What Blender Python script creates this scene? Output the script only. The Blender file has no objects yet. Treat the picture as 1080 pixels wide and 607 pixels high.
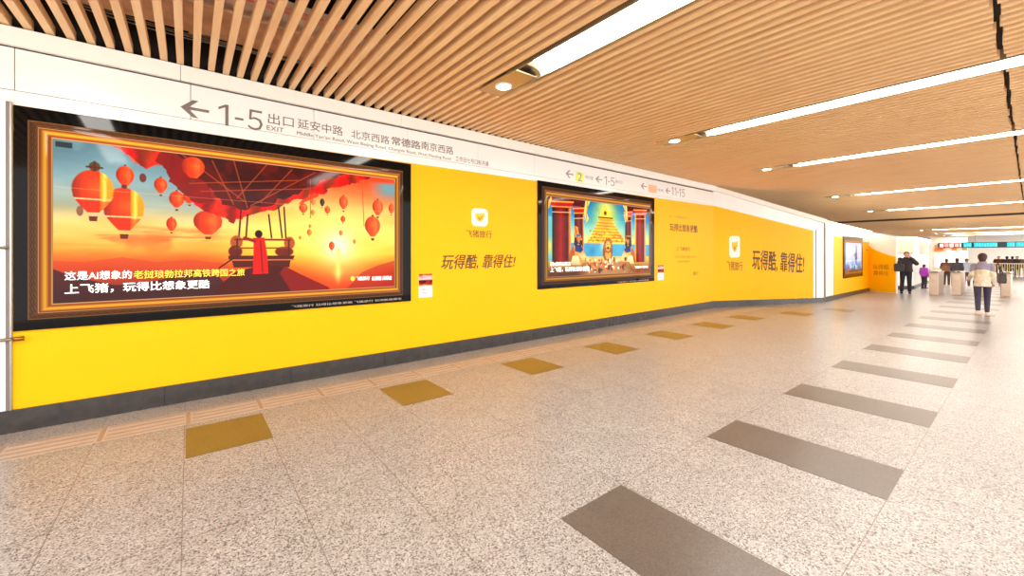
import bpy, bmesh, math, random
import numpy as np
from mathutils import Vector, Matrix, Euler
random.seed(7); rng = np.random.default_rng(5)
SC = bpy.context.scene; COL = SC.collection; PI = math.pi

# ------------------------------------------------------------------ camera, world, exposure
cam = bpy.data.cameras.new('camera'); co = bpy.data.objects.new('camera', cam); COL.objects.link(co)
cam.sensor_width = 36; cam.lens = 14.41; cam.shift_y = -0.0329; cam.clip_start = .05; cam.clip_end = 300
co.location = (0, 0, 1.6); co.rotation_euler = (PI/2, 0, math.radians(51.73-90)); SC.camera = co
SC.view_settings.view_transform = 'Standard'; SC.view_settings.look = 'None'
SC.view_settings.exposure = 0.72; SC.view_settings.gamma = 1; SC.view_settings.use_curve_mapping = False
STRIP = 20.0      # radiance of the linear ceiling lights
SCREEN = 0.74      # radiance of the light boxes
wd = bpy.data.worlds.new('hall_air'); SC.world = wd; wd.use_nodes = True
wd.node_tree.nodes['Background'].inputs[0].default_value = (1, .965, .92, 1)
wd.node_tree.nodes['Background'].inputs[1].default_value = 1.85

# ------------------------------------------------------------------ materials
def lin(c):
    return tuple(((v/255)/12.92 if v/255 <= .04045 else ((v/255+.055)/1.055)**2.4) for v in c)
MATS = {}
def mat(name, rgb, rough=.5, metal=0, var=.06, scale=8, emit=0, spec=.5, coat=0, bump=0):
    if name in MATS: return MATS[name]
    m = bpy.data.materials.new(name); m.use_nodes = True; nt = m.node_tree; b = nt.nodes['Principled BSDF']
    c = lin(rgb); n = nt.nodes.new('ShaderNodeTexNoise'); n.inputs['Scale'].default_value = scale; n.inputs['Detail'].default_value = 3
    tc = nt.nodes.new('ShaderNodeTexCoord'); nt.links.new(tc.outputs['Object'], n.inputs['Vector'])
    r = nt.nodes.new('ShaderNodeValToRGB')
    r.color_ramp.elements[0].position = .3; r.color_ramp.elements[1].position = .7
    r.color_ramp.elements[0].color = (*[v*(1-var) for v in c], 1); r.color_ramp.elements[1].color = (*[min(1, v*(1+var)) for v in c], 1)
    nt.links.new(n.outputs['Fac'], r.inputs['Fac']); nt.links.new(r.outputs['Color'], b.inputs['Base Color'])
    b.inputs['Roughness'].default_value = rough; b.inputs['Metallic'].default_value = metal; b.inputs['Specular IOR Level'].default_value = spec
    b.inputs['Coat Weight'].default_value = coat
    if emit:
        nt.links.new(r.outputs['Color'], b.inputs['Emission Color']); b.inputs['Emission Strength'].default_value = emit
    if bump:
        bp = nt.nodes.new('ShaderNodeBump'); bp.inputs['Strength'].default_value = bump
        nt.links.new(n.outputs['Fac'], bp.inputs['Height']); nt.links.new(bp.outputs['Normal'], b.inputs['Normal'])
    MATS[name] = m; return m
def printed(name, strength, rough=.06, glow=True):
    """a picture kept in the colour attribute; lit from behind when glow"""
    m = bpy.data.materials.new(name); m.use_nodes = True; nt = m.node_tree; b = nt.nodes['Principled BSDF']
    a = nt.nodes.new('ShaderNodeAttribute'); a.attribute_name = 'ink'
    if glow:
        b.inputs['Base Color'].default_value = (.01, .01, .01, 1)
        nt.links.new(a.outputs['Color'], b.inputs['Emission Color']); b.inputs['Emission Strength'].default_value = strength
    else: nt.links.new(a.outputs['Color'], b.inputs['Base Color'])
    b.inputs['Roughness'].default_value = rough; b.inputs['Specular IOR Level'].default_value = .09
    return m
M_white = mat('white_enamel_panel', (246, 243, 240), .22, var=.015, scale=2)
M_cream = mat('cream_wall', (246, 238, 230), .5, var=.03)
M_trim = mat('ivory_cornice', (246, 238, 228), .4, var=.02)
M_gap = mat('dark_joint', (60, 50, 45), .8)
M_yellow = mat('yellow_vinyl', (252, 181, 0), .5, var=.012, scale=3, spec=.18)
M_base = mat('dark_stone_skirting', (46, 41, 40), .22, var=.3, scale=14)
M_steel = mat('brushed_steel', (170, 165, 160), .3, 1, var=.05, scale=30)
M_black = mat('black_glass', (10, 9, 9), .05, var=.1, spec=.14)
M_dark = mat('dark_plenum', (46, 38, 34), .9, var=.4, scale=3)
M_duct = mat('tan_plaster_beam', (238, 196, 160), .8, var=.2, scale=5)
M_pipe = mat('reddish_pipe', (230, 140, 110), .5, var=.2)
M_wire = mat('pale_cable', (180, 170, 160), .6)
M_grey = mat('grey_letter', (118, 106, 100), .5)
M_brown = mat('brown_letter', (92, 62, 8), .6)
M_fadebrown = mat('pale_brown_letter', (176, 132, 10), .6)
M_w = mat('white_letter_backlit', (255, 250, 245), .4, emit=.65)
M_yl = mat('yellow_letter_backlit', (250, 214, 60), .4, emit=.35)
M_whiteprint = mat('white_print', (252, 244, 228), .4)
M_lamp = mat('lamp_diffuser', (255, 250, 242), .5, var=.005, emit=STRIP)
M_lampfar = mat('lamp_diffuser_far', (255, 249, 240), .5, var=.005, emit=42)
M_spot = mat('downlight_lens', (255, 246, 228), .4, var=.005, emit=30)
M_reflector = mat('white_reflector', (245, 236, 224), .35, var=.01)
M_plate = mat('champagne_plate', (176, 158, 128), .3, .6, var=.04)
M_wood = None

def wood():
    m = bpy.data.materials.new('oak_slat'); m.use_nodes = True; nt = m.node_tree; b = nt.nodes['Principled BSDF']
    tc = nt.nodes.new('ShaderNodeTexCoord'); mp = nt.nodes.new('ShaderNodeMapping'); mp.inputs['Scale'].default_value = (7.5, .6, 12)
    n = nt.nodes.new('ShaderNodeTexNoise'); n.inputs['Scale'].default_value = 2.2; n.inputs['Detail'].default_value = 5
    r = nt.nodes.new('ShaderNodeValToRGB')
    r.color_ramp.elements[0].position = .3; r.color_ramp.elements[1].position = .72
    r.color_ramp.elements[0].color = (*lin((238, 191, 138)), 1); r.color_ramp.elements[1].color = (*lin((251, 213, 160)), 1)
    nt.links.new(tc.outputs['Object'], mp.inputs[0]); nt.links.new(mp.outputs[0], n.inputs['Vector'])
    nt.links.new(n.outputs['Fac'], r.inputs[0]); nt.links.new(r.outputs[0], b.inputs['Base Color'])
    b.inputs['Roughness'].default_value = .5
    return m
M_wood = wood()

def terrazzo(name, base, dark, light, joints=True, gloss=.3, amount=1.0):
    m = bpy.data.materials.new(name); m.use_nodes = True; nt = m.node_tree; b = nt.nodes['Principled BSDF']; N = nt.nodes.new; L = nt.links.new
    tc = N('ShaderNodeTexCoord')
    v = N('ShaderNodeTexVoronoi'); v.inputs['Scale'].default_value = 135; L(tc.outputs['Object'], v.inputs['Vector'])
    sp = N('ShaderNodeSeparateColor'); L(v.outputs['Color'], sp.inputs[0])
    r = N('ShaderNodeValToRGB'); r.color_ramp.interpolation = 'LINEAR'; e = r.color_ramp.elements
    e[0].position = 0; e[0].color = (*lin(dark), 1); e[1].position = 1; e[1].color = (*lin(light), 1)
    for p, c in ((.16, dark), (.3, base), (.7, base), (.86, light)):
        q = e.new(p); q.color = (*lin(c), 1)
    L(sp.outputs[0], r.inputs[0])
    n = N('ShaderNodeTexNoise'); n.inputs['Scale'].default_value = 3; L(tc.outputs['Object'], n.inputs['Vector'])
    mx = N('ShaderNodeMix'); mx.data_type = 'RGBA'; mx.blend_type = 'MULTIPLY'; mx.inputs[0].default_value = .25
    L(r.outputs[0], mx.inputs[6]); L(n.outputs['Fac'], mx.inputs[7]); out = mx.outputs[2]
    if joints:
        s = N('ShaderNodeSeparateXYZ'); L(tc.outputs['Object'], s.inputs[0])
        def line(sock, period, off, w):
            a = N('ShaderNodeMath'); a.operation = 'ADD'; a.inputs[1].default_value = -off + w/2 + 1000*period; L(sock, a.inputs[0])
            c = N('ShaderNodeMath'); c.operation = 'MODULO'; c.inputs[1].default_value = period; L(a.outputs[0], c.inputs[0])
            d = N('ShaderNodeMath'); d.operation = 'LESS_THAN'; d.inputs[1].default_value = w; L(c.outputs[0], d.inputs[0]); return d.outputs[0]
        l1 = line(s.outputs[0], .6, -.03, .005); l2 = line(s.outputs[1], 1.18, .585, .005)
        mm = N('ShaderNodeMath'); mm.operation = 'MAXIMUM'; L(l1, mm.inputs[0]); L(l2, mm.inputs[1])
        m3 = N('ShaderNodeMath'); m3.operation = 'MULTIPLY'; m3.inputs[1].default_value = .8; L(mm.outputs[0], m3.inputs[0])
        m2 = N('ShaderNodeMix'); m2.data_type = 'RGBA'; L(m3.outputs[0], m2.inputs[0]); L(out, m2.inputs[6]); m2.inputs[7].default_value = (*lin((96, 80, 70)), 1); out = m2.outputs[2]
    L(out, b.inputs['Base Color']); b.inputs['Roughness'].default_value = gloss; b.inputs['Specular IOR Level'].default_value = .4
    return m
M_floor = terrazzo('speckled_granite', (153, 148, 145), (90, 83, 79), (180, 175, 172))
M_stripe = terrazzo('dark_granite', (92, 82, 75), (83, 74, 67), (100, 90, 82), joints=False)
M_gold = terrazzo('ochre_granite', (112, 92, 48), (103, 84, 40), (121, 100, 55), joints=False)
M_tact = mat('tan_tactile_tile', (170, 158, 148), .4, var=.08)
M_tactrib = mat('tan_tactile_rib', (152, 124, 100), .4, var=.08)

# ------------------------------------------------------------------ builders
def link(name, me, m=None, parent=None, smooth=False):
    o = bpy.data.objects.new(name, me); COL.objects.link(o)
    if m is not None and not me.materials: me.materials.append(m)
    if smooth: me.shade_smooth()
    if parent: o.parent = parent
    return o
def tag(o, label=None, cat=None, group=None, kind=None):
    if label: o['label'] = label
    if cat: o['category'] = cat
    if group: o['group'] = group
    if kind: o['kind'] = kind
    return o
def thing(name, label, cat, loc=(0, 0, 0), rz=0, group=None):
    o = bpy.data.objects.new(name, None); COL.objects.link(o); o.location = loc; o.rotation_euler = (0, 0, rz); o.empty_display_size = .1
    return tag(o, label, cat, group)
class MB:
    def __init__(s): s.v = []; s.f = []
    def add(s, v, f):
        n = len(s.v); s.v += [tuple(p) for p in v]; s.f += [tuple(i+n for i in q) for q in f]; return s
    def box(s, a, b):
        x0, y0, z0 = a; x1, y1, z1 = b
        return s.add([(x0,y0,z0),(x1,y0,z0),(x1,y1,z0),(x0,y1,z0),(x0,y0,z1),(x1,y0,z1),(x1,y1,z1),(x0,y1,z1)],
                     [(0,3,2,1),(4,5,6,7),(0,1,5,4),(1,2,6,5),(2,3,7,6),(3,0,4,7)])
    def prism(s, pts, y0, y1):      # polygon in x,z pushed along y (y0 is the front)
        n = len(pts); v = [(x, y0, z) for x, z in pts]+[(x, y1, z) for x, z in pts]
        return s.add(v, [tuple(range(n)), tuple(reversed(range(n, 2*n)))]+[(i, i+n, (i+1) % n+n, (i+1) % n) for i in range(n)])
    def slab(s, pts, z0, z1):
        n = len(pts); v = [(x, y, z0) for x, y in pts]+[(x, y, z1) for x, y in pts]
        return s.add(v, [tuple(reversed(range(n))), tuple(range(n, 2*n))]+[(i, (i+1) % n, (i+1) % n+n, i+n) for i in range(n)])
    def tube(s, p, q, r, r2=None, n=10):
        p = Vector(p); q = Vector(q); r2 = r if r2 is None else r2; d = (q-p).normalized()
        a = d.orthogonal().normalized(); b = d.cross(a)
        v = [p+(a*math.cos(t)+b*math.sin(t))*r for t in [2*PI*i/n for i in range(n)]]+[q+(a*math.cos(t)+b*math.sin(t))*r2 for t in [2*PI*i/n for i in range(n)]]
        return s.add(v, [tuple(reversed(range(n))), tuple(range(n, 2*n))]+[(i, (i+1) % n, (i+1) % n+n, i+n) for i in range(n)])
    def ball(s, c, r, n=12, m=8):
        c = Vector(c); r = Vector(r) if hasattr(r, '__len__') else Vector((r, r, r)); v = []; f = []
        for j in range(m+1):
            ph = PI*j/m
            for i in range(n):
                t = 2*PI*i/n; v.append((c.x+r.x*math.sin(ph)*math.cos(t), c.y+r.y*math.sin(ph)*math.sin(t), c.z+r.z*math.cos(ph)))
        for j in range(m):
            for i in range(n): f.append((j*n+i, (j+1)*n+i, (j+1)*n+(i+1) % n, j*n+(i+1) % n))
        return s.add(v, f)
    def mesh(s, name):
        me = bpy.data.meshes.new(name); me.from_pydata(s.v, [], s.f); me.update(); return me
    def build(s, name, m, parent=None, smooth=False, bevel=0):
        me = s.mesh(name)
        if smooth or bevel:
            b = bmesh.new(); b.from_mesh(me); bmesh.ops.remove_doubles(b, verts=b.verts, dist=1e-5); bmesh.ops.recalc_face_normals(b, faces=b.faces)
            if bevel: bmesh.ops.bevel(b, geom=b.edges, offset=bevel, segments=2, affect='EDGES', profile=.5)
            b.to_mesh(me); b.free()
        return link(name, me, m, parent, smooth)
def baked(o, name):
    bpy.context.view_layer.update()
    me = bpy.data.meshes.new_from_object(o.evaluated_get(bpy.context.evaluated_depsgraph_get()))
    me.name = name; return me
def text(name, body, x0, x1, z0, z1, m, parent, y=-.006, bold=0, shear=0, keep=False, tilt=0):
    """lettering filling the box x0..x1, z0..z1 on the wall face (local x along the wall, z up)"""
    c = bpy.data.curves.new(name, 'FONT'); c.body = body; c.shear = shear; c.resolution_u = 2; c.extrude = 0
    o = bpy.data.objects.new(name, c); COL.objects.link(o); me = baked(o, name); bpy.data.objects.remove(o)
    n = len(me.vertices); a = np.empty(n*3, 'f'); me.vertices.foreach_get('co', a); a = a.reshape(-1, 3)
    lo, hi = a.min(0)-[bold, bold*.6, 0], a.max(0)+[bold, bold*.6, 0]; b = np.zeros_like(a)
    b[:, 0] = x0+(a[:, 0]-lo[0])/(hi[0]-lo[0])*(x1-x0)
    sz = (z1-z0)/(hi[1]-lo[1]); b[:, 2] = z0+(a[:, 1]-lo[1])*sz + tilt*(b[:, 0]-x0); b[:, 1] = y
    me.vertices.foreach_set('co', b.ravel()); me.materials.clear(); me.update()
    # give the letters a real thickness
    bm = bmesh.new(); bm.from_mesh(me)
    if bold:      # heavier strokes: the letter shapes repeated around themselves
        src = bm.faces[:]; sx = (x1-x0)/(hi[0]-lo[0])*bold; szb = sz*bold*.6
        for k, (u, v) in enumerate([(1, 0), (-1, 0), (0, 1), (0, -1)]):
            d = bmesh.ops.duplicate(bm, geom=src)
            for q in d['geom']:
                if isinstance(q, bmesh.types.BMVert): q.co += Vector((u*sx, -.00003*(k+1), v*szb))
    g = bmesh.ops.extrude_face_region(bm, geom=bm.faces[:])
    for v in g['geom']:
        if isinstance(v, bmesh.types.BMVert): v.co.y -= .0015
    bm.to_mesh(me); bm.free()
    return link(name, me, m, parent)

# ------------------------------------------------------------------ the setting
# main left wall runs from A to B, the raked wall from B to C, the far wall from C to D, a short return from D to E
A = (0, 5.72); B = (12.4, 5.93); C = (16.85, 4.33); D = (23.3, 4.4); E = (22.8, 3.45)
def frame(P, Q): return (P[0], P[1], 0), math.atan2(Q[1]-P[1], Q[0]-P[0]), math.hypot(Q[0]-P[0], Q[1]-P[1])
l1, r1, L1 = frame(A, B); l2, r2, L2 = frame(B, C); l3, r3, L3 = frame(C, D); l5, r5, L5 = frame(D, E)
def place(o, l, r): o.location = l; o.rotation_euler = (0, 0, r); return o
X0 = -6.0
# floor
fl = MB().slab([(X0, -3.6), (75, -3.6), (75, 14), (X0, 14)], -.1, 0).build('floor', M_floor); tag(fl, kind='structure')
for k in range(0, 17):
    x = 1.77+1.8*k
    MB().box((x, .585, -.01), (x+.585, 1.765, .002)).build('dark_floor_inlay', M_stripe, fl)
for k in range(-1, 6):
    x = -.02+1.8*k
    if k == -1: continue
    MB().box((x, 4.1, -.01), (x+.6, 4.8, .002)).build('ochre_floor_inlay', M_gold, fl)
for k in range(6, 9):
    x = -.02+1.8*k
    MB().box((x, 4.12 if k == 6 else 3.6-(k-7)*.5, -.01), (x+.6, 4.8 if k == 6 else 4.25-(k-7)*.5, .002)).build('ochre_floor_inlay', M_gold, fl)
for k in range(28):
    x = -3.6+.6*k; t = MB().box((x, 4.92, 0), (x+.596, 5.3, .0025)).build('tactile_tile', M_tact, fl)
    r = MB()
    for j in range(4): r.box((x+.03, 4.945+j*.1, .002), (x+.566, 4.967+j*.1, .006))
    r.box((x-.02, 4.93, .002), (x+.012, 5.29, .0045))
    r.build('guiding_ribs', M_tactrib, t)
# wall 1
H1 = 3.62
def wall_panels():
    m = MB(); xs = [-5.0, -3.735, -2.485, -1.237, .017, 1.27, 2.566, 3.831, 5.12, 6.38, 7.63, 8.88, 10.13, 11.38, L1]
    for a, b in zip(xs, xs[1:]):
        m.box((a+.003, 0, 3.085), (b-.003, .05, 3.462)); m.box((a+.0005, .001, 2.0), (b-.0005, .05, 3.079)); m.box((a+.001, .002, 0), (b-.001, .05, 2.0))
    return m
w = place(wall_panels().build('wall_left', M_white), l1, r1); tag(w, kind='structure')
g = MB().box((-5.2, .03, 0), (L1+.03, .12, 3.62)).build('panel_backing', M_gap, w)
# the plain panels left of the first light box
lp = MB().box((-5, -.012, 1.03), (-1.262, .004, 3.0)); lp.box((-5, -.012, .2), (-1.262, .004, 1.02)); lp.build('lower_panel', M_white, w)
def skirting(L, l, r, z0, z1, x0=0):
    m = MB(); x = x0
    while x < L-.01:
        e = min(x+1.2, L); m.add([(x+.002, -.045, 0), (e-.002, -.045, 0), (e-.002, 0, 0), (x+.002, 0, 0),
              (x+.002, -.03, z0+(z1-z0)*max(0, x)/L), (e-.002, -.03, z0+(z1-z0)*max(0, e)/L), (e-.002, 0, z0+(z1-z0)*max(0, e)/L), (x+.002, 0, z0+(z1-z0)*max(0, x)/L)],
              [(0,3,2,1),(4,5,6,7),(0,1,5,4),(1,2,6,5),(2,3,7,6),(3,0,4,7)]); x = e
    o = place(m.build('baseboard_left', M_base), l, r); tag(o, kind='structure'); return o
skirting(L1, l1, r1, .2, .2, -5)
skirting(L2, l2, r2, .2, .14); skirting(L3, l3, r3, .16, .14)
def cornice(L, l, r, za, zb, h, x0=0, seg=2.5, dep=.1):
    m = MB(); x = x0; s = (zb-za)/(L)
    while x < L-.01:
        e = min(x+seg, L); p, q = za+s*x, za+s*e
        m.add([(x+.002, -dep*.55, p), (e-.002, -dep*.55, q), (e-.002, 0, q), (x+.002, 0, p), (x+.002, -dep, p+h), (e-.002, -dep, q+h), (e-.002, 0, q+h), (x+.002, 0, p+h)],
              [(0,3,2,1),(4,5,6,7),(0,1,5,4),(1,2,6,5),(2,3,7,6),(3,0,4,7)]); x = e
    o = place(m.build('trim_1', M_trim), l, r); tag(o, kind='structure'); return o
cornice(L1, l1, r1, 3.475, 3.49, .145, -5.47+.4)
cornice(L2, l2, r2, 3.50, 2.64, .125)
# wall 2 (raked top) and wall 3, return wall
def raked(name, L, l, r, za, zb, m=M_white):
    o = MB().add([(0,0,0),(L,0,0),(L,.1,0),(0,.1,0),(0,0,za),(L,0,zb),(L,.1,zb),(0,.1,za)], [(0,3,2,1),(4,5,6,7),(0,1,5,4),(1,2,6,5),(2,3,7,6),(3,0,4,7)]).build(name, m)
    place(o, l, r); return tag(o, kind='structure')
raked('wall_left', L2, l2, r2, 3.56, 2.66); raked('wall_left', L3, l3, r3, 2.70, 2.56); raked('wall_left', L5, l5, r5, 2.56, 2.32, M_cream)
ce = place(MB().box((-.02, -.03, 0), (.012, .0, 2.68)).build('trim_3', mat('corner_metal', (150, 132, 128), .35, .6)), l3, r3); tag(ce, kind='structure')
ce = place(MB().box((L2-.42, -.02, .15), (L2-.40, .0, 2.42)).build('trim_4', MATS['corner_metal']), l2, r2); tag(ce, kind='structure')
# ------------------------------------------------------------------ painted light boxes
def smooth(a, b, x): t = np.clip((x-a)/(b-a+1e-9), 0, 1); return t*t*(3-2*t)
def noise2(H, W, fy, fx, seed):
    r = np.random.default_rng(seed); out = np.zeros((H, W)); amp = 1; tot = 0
    for o in range(4):
        h, w_ = int(fy*2**o)+2, int(fx*2**o)+2; g_ = r.random((h, w_)); y = np.linspace(0, h-1.001, H); x = np.linspace(0, w_-1.001, W)
        yi = y.astype(int); xi = x.astype(int); ty = (y-yi)[:, None]; tx = (x-xi)[None]; ty = ty*ty*(3-2*ty); tx = tx*tx*(3-2*tx)
        a = g_[yi][:, xi]; b = g_[yi][:, xi+1]; c = g_[yi+1][:, xi]; d = g_[yi+1][:, xi+1]
        out += amp*((a*(1-tx)+b*tx)*(1-ty)+(c*(1-tx)+d*tx)*ty); tot += amp; amp *= .5
    return out/tot
class Paint:
    def __init__(s, H, W, asp):
        s.H, s.W, s.asp = H, W, asp; s.V, s.U = np.mgrid[0:H, 0:W]; s.V = s.V/(H-1); s.U = s.U/(W-1); s.px = np.zeros((H, W, 3))
    def fill(s, mask, c):
        m = mask[..., None] if mask.ndim == 2 else mask
        c = np.array(c, float); s.px = s.px*(1-m)+c*m
    def poly(s, pts, c, a=1, soft=.002):
        m = np.zeros((s.H, s.W), bool); n = len(pts)
        for i in range(n):
            (x0, y0), (x1, y1) = pts[i], pts[(i+1) % n]
            if y0 == y1: continue
            cr = ((s.V >= min(y0, y1)) & (s.V < max(y0, y1)) & (s.U < (x1-x0)*(s.V-y0)/(y1-y0)+x0)); m ^= cr
        if callable(c): s.px = np.where(m[..., None], s.px*(1-a)+c(s)*a, s.px)
        else: s.fill(m*float(a), c)
        return m
    def ell(s, cx, cy, rx, ry, c, a=1, edge=.12):
        d = np.sqrt(((s.U-cx)/rx)**2+((s.V-cy)/ry)**2); s.fill((1-smooth(1-edge, 1+edge, d))*a, c)
    def line(s, p, q, w, c, a=1):
        ax = s.asp; P = np.array([p[0]*ax, p[1]]); Q = np.array([q[0]*ax, q[1]]); d = Q-P; L = (d**2).sum()
        t = np.clip(((s.U*ax-P[0])*d[0]+(s.V-P[1])*d[1])/L, 0, 1); D_ = np.hypot(s.U*ax-P[0]-t*d[0], s.V-P[1]-t*d[1])
        s.fill((1-smooth(w*.6, w*1.3, D_))*a, c)
    def glow(s, cx, cy, r, c, a):
        d = np.hypot((s.U-cx)*s.asp, s.V-cy)/r; s.fill(np.exp(-d*d*2)*a, c)
    def mesh(s, name, x0, x1, z0, z1, y):
        H, W = s.H, s.W; X = x0+(x1-x0)*s.U; Z = z1-(z1-z0)*s.V
        co_ = np.stack([X, np.full_like(X, y), Z], -1).reshape(-1, 3)
        idx = np.arange(H*W).reshape(H, W); f = np.stack([idx[1:, :-1], idx[1:, 1:], idx[:-1, 1:], idx[:-1, :-1]], -1).reshape(-1, 4)
        me = bpy.data.meshes.new(name); me.vertices.add(H*W); me.vertices.foreach_set('co', co_.ravel())
        me.loops.add(f.size); me.loops.foreach_set('vertex_index', f.ravel()); me.polygons.add(len(f))
        me.polygons.foreach_set('loop_start', np.arange(0, f.size, 4)); me.polygons.foreach_set('loop_total', np.full(len(f), 4)); me.update()
        px_ = s.px; g_ = px_.mean(-1, keepdims=True); px_ = g_+(px_-g_)*1.12; px_ = (px_-120)*1.16+112; c = np.clip(px_, 0, 255)/255; c = np.where(c <= .04045, c/12.92, ((c+.055)/1.055)**2.4)
        at = me.color_attributes.new('ink', 'FLOAT_COLOR', 'POINT'); at.data.foreach_set('color', np.concatenate([c.reshape(-1, 3), np.ones((H*W, 1))], 1).ravel())
        return me
def ramp(v, stops):
    ks = [k for k, _ in stops]; cs = np.array([c for _, c in stops], float); return np.stack([np.interp(v, ks, cs[:, i]) for i in range(3)], -1)

def paint_balloons():
    s = Paint(380, 820, 3.34/1.54)
    left = ramp(s.V, [(0, (112, 140, 148)), (.2, (138, 164, 168)), (.38, (176, 180, 160)), (.5, (246, 206, 130)), (.66, (250, 172, 84)), (.74, (232, 112, 56)), (.82, (190, 70, 44)), (1, (90, 40, 38))])
    right = ramp(s.V, [(0, (236, 84, 52)), (.15, (244, 120, 76)), (.3, (250, 186, 110)), (.5, (254, 220, 120)), (.7, (254, 196, 80)), (.8, (246, 120, 40)), (.9, (226, 66, 28)), (1, (200, 60, 26))])
    t = smooth(.3, .55, s.U)[..., None]; s.px = left*(1-t)+right*t
    n = noise2(380, 820, 9, 5, 3)[..., None]; n2 = noise2(380, 820, 5, 8, 9)
    s.px += (n-.5)*46
    s.fill(smooth(.52, .72, n2)*smooth(.45, .55, s.V)*(1-smooth(.66, .75, s.V))*.45*(s.U < .42), (214, 112, 56))
    s.fill(smooth(.52, .7, n2)*(1-smooth(.1, .4, s.V))*.3*(s.U < .25), (200, 214, 212))
    s.fill(smooth(.87, .97, s.U)*(1-smooth(.05, .2, s.V-.05))*smooth(.03, .06, s.V), (128, 160, 166))
    s.fill(smooth(.5, .68, n2)*smooth(.35, .42, s.V)*smooth(.8, .97, s.U)*(1-smooth(.45, .6, s.V))*.5, (196, 128, 92))
    s.fill(smooth(.5, .62, noise2(380, 820, 22, 5, 31))*smooth(.5, .55, s.V)*(1-smooth(.6, .66, s.V))*.55*(1-smooth(.3, .45, s.U)), (196, 104, 60))
    s.glow(.765, .62, .42, (255, 236, 140), .75); s.glow(.765, .63, .16, (255, 252, 214), 1)
    s.fill(np.exp(-((s.U-.765)/.009)**2)*smooth(.6, .68, s.V)*(1-smooth(.84, .99, s.V))*.9, (255, 226, 130))
    s.glow(.765, .86, .06, (255, 226, 130), .5)
    # hills
    hill = [(0, .79), (.03, .83), (.08, .87), (.122, .9), (.185, .9), (.253, .86), (.313, .82), (.377, .86), (.42, 1), (0, 1)]
    s.poly([(0, .74), (.06, .75), (.14, .72), (.22, .755), (.3, .74), (.4, .77), (.42, .9), (0, .9)], (196, 84, 52), .65)
    s.poly(hill, (92, 46, 46)); s.fill((smooth(.8, 1.0, s.V)*(s.U < .42))*.5, (58, 32, 36))
    s.poly([(.86, .86), (.93, .8), (1, .76), (1, 1), (.8, 1)], (150, 46, 30), .55)
    # balloons
    BB = [(0.079,0.302,0.0432,0.1331),(0.145,0.404,0.0452,0.1377),(0.147,0.188,0.02,0.0656),(0.229,0.23,0.016,0.0523),(0.268,0.319,0.019,0.0565),(0.3,0.297,0.0159,0.0439),(0.255,0.493,0.0129,0.0464),(0.349,0.47,0.0385,0.0864),
          (0.786,0.25,0.0166,0.0581),(0.725,0.325,0.0105,0.0325),(0.926,0.272,0.0225,0.0698),(0.986,0.275,0.0127,0.0445),(0.904,0.447,0.0322,0.0909),(0.784,0.397,0.0093,0.0289),(0.741,0.63,0.0108,0.0367),(0.706,0.264,0.0087,0.0321),(0.674,0.266,0.0084,0.0279),(0.672,0.354,0.0067,0.024),(0.66,0.521,0.0084,0.0276),(0.829,0.589,0.0056,0.0211),(0.776,0.516,0.0073,0.0247),(0.628,0.566,0.0047,0.0156),(0.662,0.469,0.005,0.0159),(0.639,0.322,0.0148,0.0393)]
    def balloon(cx, cy, rx, ry):
        big = rx > .03 and cx < .2
        body = (228, 76, 30) if cx < .5 else (232, 92, 48)
        if rx < .009 and cx > .6: body = (222, 130, 66)
        if abs(cx-.706) < .001: body = (62, 60, 40)
        # envelope: a ball above, drawn in to the throat below
        d = np.sqrt(((s.U-cx)/rx)**2+((s.V-cy+.1*ry)/(ry*.9))**2)
        taper = (s.V > cy+.2*ry) & (s.V < cy+ry*1.02) & (np.abs(s.U-cx) < rx*(1-.02-.7*((s.V-cy-.2*ry)/(.82*ry))**1.3))
        m = np.maximum(1-smooth(.95, 1.05, d), taper*1.0); m = m*(s.V < cy+ry*1.02)
        u = np.clip((s.U-cx)/rx, -1, 1); v = (s.V-cy)/ry
        sh = 1-.35*np.clip(-u, 0, 1)**2
        c = np.array(body)[None, None]*sh[..., None]
        if big:
            lit = smooth(.28, .36, u)[..., None]; c = c*(1-lit)+np.array((252, 160, 40))*lit
            hot = np.exp(-((u-.55)/.12)**2)[..., None]; c = c*(1-hot)+np.array((255, 222, 110))*hot
            band = (smooth(.33, .36, v)*(1-smooth(.4, .43, v)))[..., None]; c = c*(1-band)+np.array((250, 206, 150))*band
            low = smooth(.43, .5, v)[..., None]*.5; c = c*(1-low)+np.array((214, 60, 34))*low
        else: c = c+30*np.exp(-((u-.4)/.3)**2)[..., None]
        s.px = s.px*(1-m[..., None])+c*m[..., None]
        if rx > .012:
            for g_ in (-.72, -.38, 0, .38, .72): s.fill(np.exp(-((u-g_*np.sqrt(np.clip(1-v*v, .05, 1)))/.05)**2)*m*.1, (120, 24, 12))
            s.fill(np.exp(-((v+.15)/.35)**2)*np.exp(-((u-.2)/.5)**2)*m*.28, (255, 170, 80))
        if rx > .008:
            s.poly([(cx-rx*.22, cy+ry*1.2), (cx+rx*.22, cy+ry*1.2), (cx+rx*.18, cy+ry*1.42), (cx-rx*.18, cy+ry*1.42)], (120, 56, 36))
            s.ell(cx, cy-ry*1.06, rx*.14, ry*.1, (110, 60, 44))
    for b in reversed(BB[:2]): pass
    for b in BB[2:]: balloon(*b)
    balloon(*BB[1]); balloon(*BB[0])
    s.ell(.082, .145, .012, .03, (92, 84, 60)); s.line((.066, .15), (.098, .15), .006, (84, 76, 52)); s.line((.082, .115), (.082, .17), .006, (84, 76, 52))
    s.ell(.187, .19, .008, .03, (120, 66, 56)); s.ell(.052, .43, .007, .032, (150, 104, 82))
    # the great red canopy, its edges rumpled
    U0, V0 = s.U, s.V; s.U = s.U+.035*(noise2(380, 820, 14, 30, 21)-.5); s.V = s.V+.07*(noise2(380, 820, 14, 30, 22)-.5)
    s.ell(.2, .03, .045, .075, (214, 66, 40)); s.ell(.17, .03, .02, .05, (232, 110, 70))
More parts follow.
